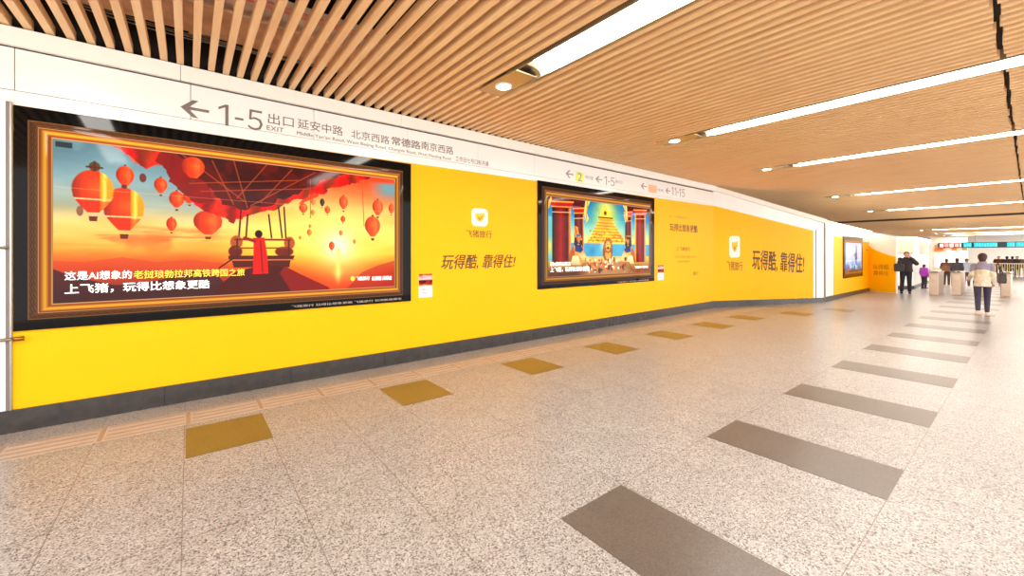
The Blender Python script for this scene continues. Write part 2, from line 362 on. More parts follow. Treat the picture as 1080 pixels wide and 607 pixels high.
    s.poly([(.105,-.025),(.142,.023),(.164,.066),(.19,.122),(.218,.088),(.244,.159),(.277,.231),(.313,.331),(.356,.407),(.403,.457),(.464,.407),(.546,.336),(.642,.228),(.745,.143),(.876,.03),(.96,-.02),(.577,-.065),(.403,-.066),(.207,-.051)], lambda q: np.stack([192+50*np.sin(q.U*90+q.V*14), 44+18*np.sin(q.U*70), 30+0*q.U], -1))
    s.poly([(.21,.06),(.225,-.02),(.3,-.02),(.36,.3),(.3,.33)], (132, 28, 22), .9)
    s.poly([(.272,-.034),(.301,.09),(.338,.203),(.39,.304),(.445,.366),(.531,.309),(.625,.192),(.727,.066),(.799,-.002),(.675,-.017),(.458,-.02)], (74, 24, 20))
    s.fill(smooth(.45, .7, noise2(380, 820, 6, 18, 4))*((s.px[..., 0] < 90) & (s.V < .37))*.55, (124, 34, 24))
    s.U, s.V = U0, V0
    for p, q in [((.28,.0),(.45,.3)),((.3,.2),(.62,.1)),((.42,.0),(.46,.35)),((.52,.0),(.43,.28)),((.6,.02),(.5,.3)),((.33,.25),(.66,.16)),((.36,.02),(.42,.33)),((.68,.02),(.47,.33))]: s.line(p, q, .004, (182, 92, 60), .75)
    s.line((.0, .29), (1, .31), .003, (240, 190, 140), .35)
    balloon(.31, .085, .0297, .0743)
    s.poly([(.62, .3), (.64, .24), (.7, .17), (.69, .22)], (206, 60, 30), .8)
    for x0, y0, x1, y1 in [(.441,.374,.433,.641),(.461,.4,.456,.575),(.525,.392,.534,.571),(.556,.327,.568,.569),(.574,.325,.581,.6)]: s.line((x0, y0), (x1, y1), .006, (92, 36, 20))
    s.line((.664, .08), (.664, .4), .003, (190, 70, 40)); s.line((.86, .04), (.868, .45), .004, (200, 92, 60), .8)
    # gondola with a figure in a red robe
    s.ell(.428, .61, .018, .05, (176, 96, 50)); s.ell(.592, .61, .018, .05, (176, 96, 50)); s.ell(.425, .68, .02, .045, (110, 44, 26)); s.ell(.575, .68, .03, .04, (120, 50, 28))
    s.line((.425, .59), (.595, .585), .008, (140, 60, 34)); s.line((.425, .655), (.595, .65), .006, (150, 70, 40)); s.line((.43,.59),(.43,.72),.006,(100,40,24)); s.line((.59,.59),(.59,.72),.006,(100,40,24))
    s.poly([(.404, .71), (.61, .71), (.604, .745), (.596, .745), (.592, .805), (.42, .8), (.414, .745), (.406, .745)], (96, 38, 26))
    s.line((.408, .745), (.606, .745), .005, (214, 120, 80)); s.line((.38, .8), (.42, .73), .005, (70, 30, 24))
    s.poly([(.364,1.01),(.382,.923),(.43,.827),(.5,.79),(.577,.797),(.635,.87),(.73,.982),(.735,1.01)], (86, 24, 26)); s.poly([(.577,.797),(.635,.87),(.73,.982),(.735,1.01),(.6,1.01),(.56,.85)], (160, 34, 28), .7)
    s.poly([(.478,.575),(.512,.57),(.52,.7),(.524,.85),(.476,.855),(.478,.7)], (214, 34, 30)); s.line((.482, .6), (.452, .578), .012, (150, 40, 30)); s.line((.5,.6),(.506,.84),.006,(150,20,24))
    s.ell(.494, .545, .0115, .03, (52, 24, 20))
    s.fill(((s.U < .037) & (s.U > .004) & (s.V > .012) & (s.V < .045))*.8, (50, 52, 52))
    return s
def paint_temple():
    s = Paint(300, 660, 3.42/1.56); n = noise2(300, 660, 10, 20, 8)
    s.px = ramp(s.V, [(0, (16, 110, 176)), (.2, (44, 150, 196)), (.38, (150, 206, 190)), (.56, (240, 224, 130)), (1, (200, 150, 80))])
    s.glow(.515, .18, .38, (250, 232, 96), .95); s.glow(.515, .04, .2, (255, 240, 150), .5)
    s.fill(((s.V > .57) & (s.V < .75))*1.0, (92, 170, 196)); s.glow(.5, .62, .12, (236, 246, 226), .8); s.glow(.38, .68, .1, (40, 120, 160), .6)
    s.fill(smooth(.0, .05, .1-s.U)*((s.V > .25) & (s.V < .8)), (120, 190, 190)); s.glow(.0, .62, .12, (250, 220, 100), .9)
    # pyramid of stepped courses
    s.poly([(.499, .08), (.325, .572), (.732, .56)], lambda q: np.stack([244+14*np.sin(q.V*150), 178+34*np.sin(q.V*150+.6)+60*(n-.5), 46+22*np.sin(q.V*150)], -1))
    s.poly([(.499, .02), (.447, .2), (.575, .2)], (246, 214, 92)); s.ell(.505, .14, .014, .03, (120, 80, 30)); s.line((.44, .205), (.58, .205), .009, (96, 66, 34)); s.line((.44, .235), (.59, .235), .008, (214, 160, 60))
    for k in range(26): s.ell(.36+.013*k+.004*math.sin(k*5), .4+.14*abs(math.sin(k*2.3)), .008, .014, (150, 92, 24), .6)
    # columns, dark lintels and gold arch
    s.fill((s.V < .09)*1.0*(((s.U < .34) | (s.U > .71))), (92, 22, 18))
    def colm(a, b, top, bot, red=(164, 14, 16), cap=(236, 176, 92), gold=False):
        w_ = b-a; u = (s.U-a)/w_; m = (u > 0) & (u < 1) & (s.V > top) & (s.V < bot)
        sh = (np.clip(1-np.abs(u-.45)*1.5, .35, 1))[..., None]*np.array(red)
        rim = smooth(.78, .96, u)[..., None]; c = sh*(1-rim)+np.array((252, 150, 60))*rim
        if gold:
            rim2 = smooth(.18, .02, u)[..., None] if False else (1-smooth(.02, .22, u))[..., None]; c = c*(1-rim2)+np.array((250, 170, 70))*rim2
        s.px = np.where(m[..., None], c, s.px)
        s.poly([(a-w_*.16, top-.02), (b+w_*.16, top-.035), (b+w_*.02, top+.06), (a-w_*.02, top+.07)], (190, 40, 26)); s.line((a-w_*.14, top-.0), (b+w_*.14, top-.02), .009, cap); s.line((a-w_*.04, top+.06), (b+w_*.04, top+.045), .007, cap)
        s.line((a, top+.13), (b, top+.115), .007, (255, 214, 160), .8)
    colm(.215, .3, .12, .72, (140, 12, 18)); colm(.715, .79, .1, .72, (150, 12, 18)); colm(.03, .185, .06, .84); colm(.83, .955, .05, .84, (176, 20, 14), gold=True)
    s.poly([(.315, -.01), (.36, -.01), (.335, .08), (.328, .16), (.345, .24), (.318, .3), (.3, .16)], (244, 214, 120)); s.poly([(.69, -.01), (.735, -.01), (.745, .2), (.72, .26), (.705, .16), (.715, .08)], (244, 214, 120))
    s.line((.335, .0), (.318, .28), .008, (206, 130, 60)); s.line((.715, .0), (.725, .24), .008, (206, 130, 60))
    s.line((.0, .13), (.02, .02), .02, (240, 180, 90))
    # the seated company round the table
    def sitter(cx, flip):
        f = -1 if flip else 1
        T = lambda pts: [(cx+a*f, b) for a, b in pts]
        s.poly(T([(-.085, .84), (-.075, .7), (-.045, .6), (-.01, .575), (.03, .6), (.05, .68), (.075, .76), (.14, .8), (.14, .84), (.05, .87)]), (232, 168, 96))
        s.poly(T([(-.085, .84), (-.075, .7), (-.045, .6), (-.03, .7), (-.045, .85)]), (176, 104, 52)); s.poly(T([(.0, .72), (.05, .7), (.075, .76), (.14, .8), (.13, .83), (.04, .8)]), (250, 206, 140))
        s.poly(T([(-.03, .6), (.02, .59), (.045, .66), (.02, .7), (-.03, .68)]), (44, 70, 120)); s.poly(T([(-.05, .74), (.0, .74), (.02, .86), (-.07, .86)]), (248, 224, 170))
        s.poly(T([(-.03, .44), (.0, .42), (.01, .5), (-.012, .62), (-.04, .6)]), (60, 50, 70)); s.ell(cx+.008*f, .51, .021, .06, (204, 128, 72)); s.ell(cx+.02*f, .575, .009, .045, (66, 40, 30)); s.ell(cx+.016*f, .5, .003, .008, (40, 20, 16)); s.ell(cx+.029*f, .52, .004, .014, (220, 150, 92))
    sitter(.25, False); s.poly([(.222, .5), (.212, .38), (.222, .345), (.246, .36), (.262, .5)], (236, 150, 60)); s.line((.222, .37), (.24, .5), .008, (190, 40, 26)); s.ell(.25, .47, .018, .018, (60, 120, 150))
    sitter(.75, True); s.ell(.752, .47, .022, .03, (86, 50, 36)); s.line((.73, .45), (.775, .45), .009, (220, 150, 60))
    s.ell(.53, .68, .05, .15, (150, 88, 36)); s.ell(.532, .6, .042, .1, (206, 134, 54)); s.ell(.534, .6, .024, .062, (244, 196, 108)); s.ell(.534, .72, .03, .08, (226, 164, 84)); s.ell(.534, .63, .011, .022, (120, 66, 34)); s.line((.515,.635),(.553,.635),.006,(96,50,26)); [s.ell(.534+.036*math.cos(q_), .6+.092*math.sin(q_), .009, .02, (150, 84, 30), .8) for q_ in [k_*PI/6 for k_ in range(12)]]; s.ell(.526,.575,.004,.008,(60,30,16)); s.ell(.542,.575,.004,.008,(60,30,16))
    s.poly([(.3, .83), (.76, .83), (.84, 1.01), (.18, 1.01)], (176, 132, 86))
    for k in range(60):
        r_ = random.Random(k); s.ell(.31+.42*r_.random(), .78+.17*r_.random(), .004+.011*r_.random(), .012+.03*r_.random(), r_.choice([(250, 240, 214), (220, 120, 60), (96, 52, 36), (240, 210, 150), (170, 60, 40)]), .9)
    s.fill(smooth(.78, 1, s.V)*(1-smooth(.18, .4, s.U))*.85, (70, 36, 28)); s.fill(smooth(.78, 1, s.V)*smooth(.7, .9, s.U)*.7, (110, 34, 26))
    s.px += (n[..., None]-.5)*30
    return s
def paint_tower():
    s = Paint(150, 300, 2); n = noise2(150, 300, 6, 6, 2)
    s.px = ramp(s.V, [(0, (186, 190, 214)), (.3, (206, 214, 230)), (.6, (170, 200, 226)), (.75, (110, 150, 196)), (.9, (80, 110, 150)), (1, (70, 60, 60))])
    s.glow(.2, .3, .3, (250, 244, 244), .8); s.glow(.85, .35, .25, (230, 200, 220), .6)
    s.poly([(.64, .04), (.68, .14), (.7, .4), (.72, .62), (.56, .62), (.6, .4), (.62, .14)], (62, 92, 112)); s.poly([(.5, .44), (.58, .32), (.62, .45), (.56, .5)], (110, 150, 160)); s.ell(.64, .72, .06, .1, (60, 96, 150), .6)
    s.fill(smooth(.5, .7, n)*(s.V > .6)*.7, (220, 230, 236)); s.line((.0, .62), (1, .6), .01, (230, 240, 244), .5)
    s.ell(.55, .86, .03, .06, (40, 40, 60)); s.ell(.75, .88, .08, .04, (110, 150, 70)); s.ell(.2, .93, .15, .04, (150, 110, 90))
    return s
M_pic = printed('backlit_picture', SCREEN)
M_frame = printed('backlit_gilded_frame', SCREEN)
def gilded(x0, x1, z0, z1, X0_, X1_, Z0, Z1, bright=1.0):
    """mitred ornate frame between the outer rectangle (X0_.. ) and the inner one"""
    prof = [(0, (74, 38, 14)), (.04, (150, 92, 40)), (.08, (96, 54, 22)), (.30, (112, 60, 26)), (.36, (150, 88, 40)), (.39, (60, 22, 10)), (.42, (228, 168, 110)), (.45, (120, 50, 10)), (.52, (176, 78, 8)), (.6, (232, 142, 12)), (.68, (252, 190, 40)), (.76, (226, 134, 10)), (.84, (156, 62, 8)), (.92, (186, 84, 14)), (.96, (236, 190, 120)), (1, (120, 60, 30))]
    vs = []; fs = []; cs = []
    NT = 26
    def ring(t): return [(X0_+(x0-X0_)*t, Z0+(z0-Z0)*t), (X1_+(x1-X1_)*t, Z0+(z0-Z0)*t), (X1_+(x1-X1_)*t, Z1+(z1-Z1)*t), (X0_+(x0-X0_)*t, Z1+(z1-Z1)*t)]
    for side in range(4):
        NS = 260 if side % 2 == 0 else 120; st = len(vs)
        for j in range(NT+1):
            t = j/NT; R = ring(t); p, q = R[side], R[(side+1) % 4]
            base = [np.interp(t, [k for k, _ in prof], [c[i] for _, c in prof]) for i in range(3)]
            for i in range(NS+1):
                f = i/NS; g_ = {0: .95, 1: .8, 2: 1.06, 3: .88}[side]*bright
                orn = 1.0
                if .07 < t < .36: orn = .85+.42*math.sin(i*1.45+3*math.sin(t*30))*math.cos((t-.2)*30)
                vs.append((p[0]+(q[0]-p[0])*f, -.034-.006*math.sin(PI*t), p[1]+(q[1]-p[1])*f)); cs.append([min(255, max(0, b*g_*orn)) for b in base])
        W_ = NS+1
        for j in range(NT):
            for i in range(NS):
                a = st+j*W_+i; fs.append((a, a+1, a+W_+1, a+W_))
    me = bpy.data.meshes.new('gilded_frame'); me.from_pydata(vs, [], fs); me.update()
    c = np.array(cs)/255; c = np.where(c <= .04045, c/12.92, ((c+.055)/1.055)**2.4)
    at = me.color_attributes.new('ink', 'FLOAT_COLOR', 'POINT'); at.data.foreach_set('color', np.concatenate([c, np.ones((len(c), 1))], 1).ravel())
    return me
def lightbox(label, l, r, outer, fr, pic, painting, bright=1.0):
    t = thing('light_box', label, 'advertising screen', l, r, 'light boxes on the yellow wall')
    X0_, X1_, Z0, Z1 = outer
    MB().box((X0_, -.03, Z0), (X1_, .02, Z1)).build('housing', M_black, t, bevel=.003)
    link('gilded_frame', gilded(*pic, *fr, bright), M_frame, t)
    link('picture', painting.mesh('picture', *pic, -.036), M_pic, t)
    return t
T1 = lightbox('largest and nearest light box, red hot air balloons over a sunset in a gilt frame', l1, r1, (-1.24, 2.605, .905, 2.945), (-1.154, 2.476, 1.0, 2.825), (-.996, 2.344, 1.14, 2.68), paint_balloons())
p1 = lambda u, v: (-.996+3.34*u, 2.68-1.54*v)
def cap(T, f, body, u0, u1, v0, v1, m, bold=.012, tilt=0, name='caption', shear=0):
    a = f(u0, v1); b = f(u1, v0); text(name, body, a[0], b[0], a[1], b[1], m, T, -.038, bold, shear, tilt=tilt)
cap(T1, p1, '这是AI想象的', .022, .162, .806, .862, M_w); cap(T1, p1, '老挝琅勃拉邦高铁跨国之旅', .166, .452, .808, .864, M_yl)
cap(T1, p1, '上飞猪，玩得比想象更酷', .022, .353, .885, .948, M_w, .018)
cap(T1, p1, '飞猪旅行', .835, .892, .898, .934, M_w, .012, shear=.15); cap(T1, p1, '玩得酷 靠得住', .9, .988, .902, .94, M_w, .02, shear=.15)
a = p1(.822, .915); MB().ball((a[0], -.038, a[1]), (.028, .003, .034)).build('round_emblem', M_yl, T1)
cap(T1, lambda u, v: (u, v), '飞猪旅行 玩得比想象更酷 飞猪旅行 玩得酷靠得住', 1.0, 2.45, .965, .935, M_wire, 0, name='small_print')
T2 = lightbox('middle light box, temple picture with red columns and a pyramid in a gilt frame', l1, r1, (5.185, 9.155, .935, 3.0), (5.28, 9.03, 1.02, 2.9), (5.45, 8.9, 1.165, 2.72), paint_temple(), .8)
p2 = lambda u, v: (5.45+3.45*u, 2.72-1.555*v)
cap(T2, p2, '这是AI想象的古文明之旅', .014, .18, .815, .868, M_w); cap(T2, p2, '上飞猪，玩得比想象更酷', .014, .35, .882, .945, M_w, .016)
cap(T2, p2, '飞猪旅行 玩得酷', .82, .985, .9, .935, M_w, .016)
cap(T2, lambda u, v: (u, v), '飞猪旅行 玩得比想象更酷', 7.6, 8.9, .985, .955, M_wire, 0, name='small_print')
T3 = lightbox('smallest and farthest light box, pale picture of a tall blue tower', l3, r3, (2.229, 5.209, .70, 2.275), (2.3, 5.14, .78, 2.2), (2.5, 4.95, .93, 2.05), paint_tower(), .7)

# ------------------------------------------------------------------ yellow vinyl and its lettering
wrap = thing('yellow_wall_wrap', 'long yellow advertising sheet with brown slogans around the two big light boxes', 'advertisement', l1, r1, 'yellow advertising sheets on the left wall')
MB().add([(-1.25,-.008,.2),(L1,-.008,.2),(L1,-.001,.2),(-1.25,-.001,.2),(-1.25,-.008,2.93),(L1,-.008,3.05),(L1,-.001,3.05),(-1.25,-.001,2.93)], [(0,3,2,1),(4,5,6,7),(0,1,5,4),(1,2,6,5),(2,3,7,6),(3,0,4,7)]).build('sheet', M_yellow, wrap)
def rrect(x0, x1, z0, z1, r, n=6):
    p = []
    for cx, cz, a0 in ((x1-r, z0+r, -PI/2), (x1-r, z1-r, 0), (x0+r, z1-r, PI/2), (x0+r, z0+r, PI)):
        p += [(cx+r*math.cos(a0+PI/2*i/n), cz+r*math.sin(a0+PI/2*i/n)) for i in range(n+1)]
    return p
M_orange = mat('amber_print', (250, 190, 20), .5); 
def emblem(x0, x1, z0, z1, parent):
    w_ = x1-x0; h = z1-z0; o = MB().prism(rrect(x0, x1, z0, z1, w_*.24), -.011, -.008).build('emblem_plate', M_whiteprint, parent)
    q = lambda u, v: (x0+w_*u, z0+h*v)
    MB().prism([q(.2, .62), q(.26, .74), q(.36, .7), q(.5, .74), q(.64, .72), q(.8, .78), q(.8, .6), q(.72, .4), q(.58, .26), q(.42, .26), q(.28, .4)], -.0135, -.0105).build('emblem_mark', M_orange, o)
    MB().prism([q(.36, .5), q(.44, .56), q(.5, .44), q(.62, .6), q(.68, .56), q(.52, .34), q(.46, .34)], -.0150, -.0130).build('emblem_mark', M_fadebrown, o)
emblem(3.697, 4.028, 2.075, 2.372, wrap)
text('company_name', '飞猪旅行', 3.585, 4.119, 1.878, 2.005, M_brown, wrap, -.009, .012)
text('slogan', '玩得酷, 靠得住!', 3.12, 4.655, 1.35, 1.6, M_brown, wrap, -.009, .022, .25)
text('small_heading', '上飞猪旅行', 9.815, 10.952, 2.56, 2.63, M_fadebrown, wrap, -.009)
text('slogan', '玩得比想象更酷', 9.908, 11.4, 2.21, 2.42, M_brown, wrap, -.009, .02)
text('small_heading', '上飞猪旅行', 10.242, 11.005, 1.69, 1.80, M_brown, wrap, -.009)
text('small_print', '玩得比想象更酷 靠得住', 10.15, 11.35, 1.5, 1.56, M_fadebrown, wrap, -.009); text('small_print', '玩得比想象更酷', 10.3, 10.95, 1.38, 1.43, M_fadebrown, wrap, -.009)
text('small_print', '旅行', 11.15, 11.45, 1.0, 1.12, M_brown, wrap, -.009)
wrap2 = thing('yellow_wall_wrap', 'yellow advertising sheet with sloping top on the angled wall, right of the temple picture', 'advertisement', l2, r2, 'yellow advertising sheets on the left wall')
MB().add([(0,-.008,.2),(4.2,-.008,.146),(4.2,-.001,.146),(0,-.001,.2),(0,-.008,3.06),(4.2,-.008,2.385),(4.2,-.001,2.385),(0,-.001,3.06)], [(0,3,2,1),(4,5,6,7),(0,1,5,4),(1,2,6,5),(2,3,7,6),(3,0,4,7)]).build('sheet', M_yellow, wrap2)
emblem(.6, 1.02, 1.5, 2.16, wrap2)
text('company_name', '飞猪旅行', .5, 1.13, 1.12, 1.4, M_brown, wrap2, -.009, .01, tilt=-.05)
text('slogan', '玩得酷, 靠得住!', 1.517, 3.774, 1.10, 1.77, M_brown, wrap2, -.009, .025, .1, tilt=-.07)
wrap3 = thing('yellow_wall_wrap', 'yellow advertising sheet around the farthest light box', 'advertisement', l3, r3, 'yellow advertising sheets on the left wall')
MB().add([(1.05,-.008,.16),(L3,-.008,.14),(L3,-.001,.14),(1.05,-.001,.16),(1.05,-.008,2.25),(L3,-.008,2.12),(L3,-.001,2.12),(1.05,-.001,2.25)], [(0,3,2,1),(4,5,6,7),(0,1,5,4),(1,2,6,5),(2,3,7,6),(3,0,4,7)]).build('sheet', M_yellow, wrap3)
text('small_heading', '玩得比想象更酷', 5.8, 6.3, 1.75, 1.82, M_fadebrown, wrap3, -.009)
wrap5 = thing('yellow_wall_wrap', 'yellow advertising sheet with curved top on the short end wall facing the camera', 'advertisement', l5, r5, 'yellow advertising sheets on the left wall')
top = [(0, 1.98), (.15, 1.86), (.35, 1.75), (.6, 1.64), (.85, 1.55), (L5, 1.5)]
MB().prism([(0, .02), (L5, .02)]+top[::-1], -.008, -.001).build('sheet', M_yellow, wrap5)
text('slogan', '玩得酷', .18, .82, .95, 1.18, M_fadebrown, wrap5, -.009, .02); text('slogan', '靠得住', .2, .8, .7, .9, M_fadebrown, wrap5, -.009, .02)
# small notice stuck beside the first light box
def notice(label, l, r, x0, x1, z0, z1):
    t = thing('paper_notice', label, 'notice', l, r, 'small paper notices')
    MB().box((x0, -.011, z0), (x1, -.0082, z1)).build('paper', mat('notice_paper', (250, 244, 246), .5), t)
    s = Paint(40, 40, 1); n = noise2(40, 40, 6, 4, 11); s.px = ramp(s.V, [(0, (120, 60, 40)), (.15, (214, 150, 150)), (.45, (246, 190, 200)), (.55, (90, 30, 20)), (.8, (140, 60, 40)), (1, (240, 190, 170))]); s.px += (n[..., None]-.5)*110
    h = z1-z0; link('photo', s.mesh('photo', x0, x1, z0+h*.48, z1, -.0125), printed('notice_photo', 1, .4, False), t)
    text('small_print', '飞猪旅行', x0+.03, x0+.13, z0+h*.3, z0+h*.38, mat('pink_letter', (190, 120, 150), .5), t, -.0125)
    text('small_print', '玩得酷靠得住', x0+.03, x0+.15, z0+h*.16, z0+h*.22, MATS['pink_letter'], t, -.0125)
notice('small pink and white paper notice right of the balloon picture', l1, r1, 2.74, 2.97, .94, 1.30)
notice('small paper notice right of the temple picture', l1, r1, 9.33, 9.62, .94, 1.32)

# ------------------------------------------------------------------ way signs on the white band
def arrow(x0, x1, zc, h, m, parent, y=-.003):
    w_ = x1-x0; t = h*.16
    MB().prism([(x0, zc), (x0+w_*.42, zc-h/2), (x0+w_*.62, zc-h/2), (x0+w_*.3, zc-t/2), (x1, zc-t/2), (x1, zc+t/2), (x0+w_*.3, zc+t/2), (x0+w_*.62, zc+h/2), (x0+w_*.42, zc+h/2)], y-.001, y+.002).build('arrow', m, parent)
def numeral_one(x0, x1, z0, z1, m, parent, y=-.003):
    w_ = x1-x0; h = z1-z0; t = min(w_*.34, h*.13)
    MB().prism([(x1-t, z0), (x1, z0), (x1, z1), (x1-t*.9, z1), (x0, z1-h*.17), (x0, z1-h*.17-t*.9), (x1-t, z1-h*.13)], y-.0015, y).build('exit_number', m, parent)
ws = thing('exit_direction_sign', 'grey lettering on the white band above the balloon picture, exits 1-5', 'sign', l1, r1, 'way signs on the white band')
arrow(-.07, .18, 3.20, .19, M_grey, ws)
numeral_one(.265, .36, 3.075, 3.315, M_grey, ws); MB().box((.42, -.0045, 3.165), (.505, -.003, 3.19)).build('hyphen', M_grey, ws); text('exit_number', '５', .545, .70, 3.075, 3.315, M_grey, ws, -.003)
text('street_names', '出口', .755, 1.035, 3.185, 3.315, M_grey, ws, -.003); text('street_names', 'EXIT', .742, .925, 3.105, 3.16, M_grey, ws, -.003)
text('street_names', '延安中路', 1.08, 1.63, 3.19, 3.315, M_grey, ws, -.003); text('street_names', '北京西路', 1.74, 2.28, 3.185, 3.305, M_grey, ws, -.003)
text('street_names', '常德路', 2.315, 2.77, 3.19, 3.315, M_grey, ws, -.003, .01); text('street_names', '南京西路', 2.785, 3.35, 3.2, 3.33, M_grey, ws, -.003)
text('street_names', "Middle Yan'an Road, West Beijing Road, Changde Road, West Nanjing Road", 1.07, 3.3, 3.095, 3.155, M_grey, ws, -.003)
text('street_names', '工作日七号口有开通', 3.39, 4.05, 3.11, 3.19, M_grey, ws, -.003)
ws2 = thing('exit_direction_sign', 'way sign above the temple picture with exit 2 on a green yellow patch', 'sign', l1, r1, 'way signs on the white band')
M_lime = mat('lime_sticker', (226, 238, 110), .5)
M_grey2 = mat('soft_grey_letter', (150, 140, 150), .5); M_ora = mat('orange_sticker', (250, 190, 150), .5)
arrow(5.97, 6.2, 3.23, .16, M_grey2, ws2); o = MB().prism(rrect(6.27, 6.52, 3.1, 3.31, .03), -.004, -.001).build('coloured_patch', M_lime, ws2); text('exit_number', '2', 6.33, 6.46, 3.12, 3.29, M_grey2, ws2, -.006)
text('street_names', '号线', 6.56, 6.82, 3.19, 3.27, M_grey2, ws2, -.003); arrow(6.9, 7.13, 3.23, .14, M_grey2, ws2); numeral_one(7.2, 7.29, 3.13, 3.33, M_grey2, ws2); MB().box((7.33, -.0045, 3.21), (7.4, -.003, 3.23)).build('hyphen', M_grey2, ws2); text('exit_number', '５', 7.43, 7.57, 3.13, 3.33, M_grey2, ws2, -.003)
text('street_names', '出口', 7.6, 7.85, 3.22, 3.29, M_grey2, ws2, -.003)
ws3 = thing('exit_direction_sign', 'way sign with exits 11-15 at the right end of the white band', 'sign', l1, r1, 'way signs on the white band')
arrow(8.6, 8.85, 3.26, .15, M_grey2, ws3); MB().prism(rrect(8.93, 9.3, 3.14, 3.33, .03), -.004, -.001).build('coloured_patch', M_ora, ws3); text('street_names', '号线', 9.33, 9.6, 3.2, 3.27, M_grey2, ws3, -.003)
arrow(9.72, 9.95, 3.26, .15, M_grey2, ws3); numeral_one(10.02, 10.1, 3.16, 3.38, M_grey2, ws3); numeral_one(10.17, 10.25, 3.16, 3.38, M_grey2, ws3); MB().box((10.3, -.0045, 3.255), (10.38, -.003, 3.28)).build('hyphen', M_grey2, ws3); numeral_one(10.4, 10.48, 3.16, 3.38, M_grey2, ws3); text('exit_number', '５', 10.54, 10.7, 3.16, 3.38, M_grey2, ws3, -.003)

# metal edge and rails left of the first light box
ed = thing('panel_edge_post', 'slim vertical steel edge post at the left end of the yellow sheet', 'post', l1, r1)
MB().box((-1.262, -.03, .2), (-1.246, 0, 2.97)).build('post', M_steel, ed, bevel=.003); MB().box((-1.285, -.022, .2), (-1.262, 0, 2.97)).build('channel', mat('grey_channel', (120, 112, 108), .4), ed)
rl = thing('wall_rail', 'low steel rail end crossing the edge post at knee height', 'rail', l1, r1, 'steel rail ends left of the balloon picture')
MB().tube((-3.5, -.05, .84), (-1.23, -.05, .84), .014).build('bar', M_steel, rl, True); MB().tube((-1.23, -.05, .84), (-1.17, -.05, .84), .02).tube((-1.2, -.05, .84), (-1.2, 0, .84), .012).build('end_cap', mat('bronze_cap', (150, 108, 40), .3, .8), rl, True)
rl = thing('wall_rail', 'upper steel rail end and clamp left of the balloon picture at eye height', 'rail', l1, r1, 'steel rail ends left of the balloon picture')
MB().tube((-3.5, -.05, 1.66), (-1.27, -.05, 1.66), .012).build('bar', M_steel, rl, True); MB().box((-3.5, -.05, 1.55), (-1.33, -.01, 1.575)).tube((-1.29, -.05, 1.66), (-1.29, 0, 1.66), .015).build('clamp', M_steel, rl)

# ------------------------------------------------------------------ ceiling
CZ = 3.63; SP = .1333; SW = .058; SH = .085
LAMPS = [(-5.0, 3.97), (-1.0, 3.97), (3.0, 3.97), (6.85, 3.97), (10.87, 3.93), (17.95, 4.30), (25.3, 4.72)]
FAR = [(33.2, 5.6), (48.5, 5.75), (58.5, 5.9), (64.5, 5.9)]  # last entry is an added light that brightens the hall's back wall
def slats(x_a, x_b, name):
    m = MB(); x = x_a
    while x < x_b:
        yend = 5.64 + max(0, min(x, 12))*.0165 if x < 12.35 else 9.0
        rj = random.uniform(-.012, .012); z = CZ
        for (y0, y1) in ((-3.5, .19-.025+rj), (.19+.02+rj, yend)):
            near = [l for l in LAMPS+FAR if abs(l[0]-x) < .19+SW/2]
            if near:
                ly = near[0][1]+.3; ly2 = -1.6
                segs = []
                if y1 > ly: segs.append((max(y0, ly), y1))
                if y0 < ly2: segs.append((y0, min(y1, ly2)))
            else: segs = [(y0, y1)]
            for a, b in segs: m.box((x-SW/2, a, z), (x+SW/2, b, z+SH))
        x += SP
    o = m.build(name, M_wood); return tag(o, kind='structure')
slats(-5.95+.015, 31.8, 'ceiling'); slats(32.35, 66, 'ceiling')
sl = MB().slab([(X0, -3.7), (75, -3.7), (75, 14), (X0, 14)], 4.75, 4.9).build('ceiling', M_dark); tag(sl, kind='structure')
tr = MB().box((31.9, -3.5, 3.54), (32.15, 9, 3.75)).build('trim_2', mat('brown_ceiling_edge', (70, 46, 30), .5)); tag(tr, kind='structure')
# plenum wall above the cornice
pw = place(MB().box((-6, .02, 3.62), (L1, .12, 4.75)).build('wall_left', M_dark), l1, r1); tag(pw, kind='structure')
# services above the slats
du = thing('air_duct', 'broad tan duct running above the slats at the top left', 'duct', (0, 0, 0))
MB().box((X0, 4.65, 3.86), (14, 5.3, 4.16)).build('duct_body', M_duct, du, bevel=.01)
f_ = MB()
for k in range(12): f_.box((X0+1.2+k*1.6, 4.63, 3.85), (X0+1.24+k*1.6, 5.32, 4.18))
f_.build('flange', M_duct, du)
pp = thing('ceiling_pipe', 'thin reddish pipe beyond the tan duct above the slats', 'pipe', (0, 0, 0))
MB().tube((X0, 4.4, 3.92), (14, 4.4, 3.92), .03).build('pipe_run', M_pipe, pp, True)
h_ = MB()
for k in range(14): h_.box((X0+.8+k*1.4, 4.38, 3.92), (X0+.83+k*1.4, 4.42, 4.75))
h_.build('hanger', M_steel, pp)
ct = thing('cable_tray', 'dark ladder cable tray hanging above the slats near the wall', 'cable tray', (0, 0, 0))
b_ = MB().box((X0, 5.34, 3.95), (14, 5.36, 4.02)).box((X0, 5.54, 3.95), (14, 5.56, 4.02))
for k in range(66): b_.box((X0+.1+k*.3, 5.36, 3.96), (X0+.13+k*.3, 5.54, 3.975))
b_.build('ladder', mat('black_steel', (34, 30, 30), .5), ct)
for j in range(5):
    wv = MB(); y = 5.38+j*.03; prev = None
    for k in range(60):
        p = (X0+k*.3, y+.03*math.sin(k*.9+j*2), 3.90+.03*math.sin(k*.7+j))
        if prev: wv.tube(prev, p, .006, n=5)
        prev = p
    wv.build('cable', M_wire, ct)
bm_ = thing('ceiling_beam', 'wide brownish concrete beam above the slats at the top edge', 'beam', (0, 0, 0)); MB().box((X0, 2.7, 4.15), (14, 3.7, 4.75)).build('beam_body', mat('brown_concrete', (128, 92, 70), .9, var=.25), bm_, bevel=.02)

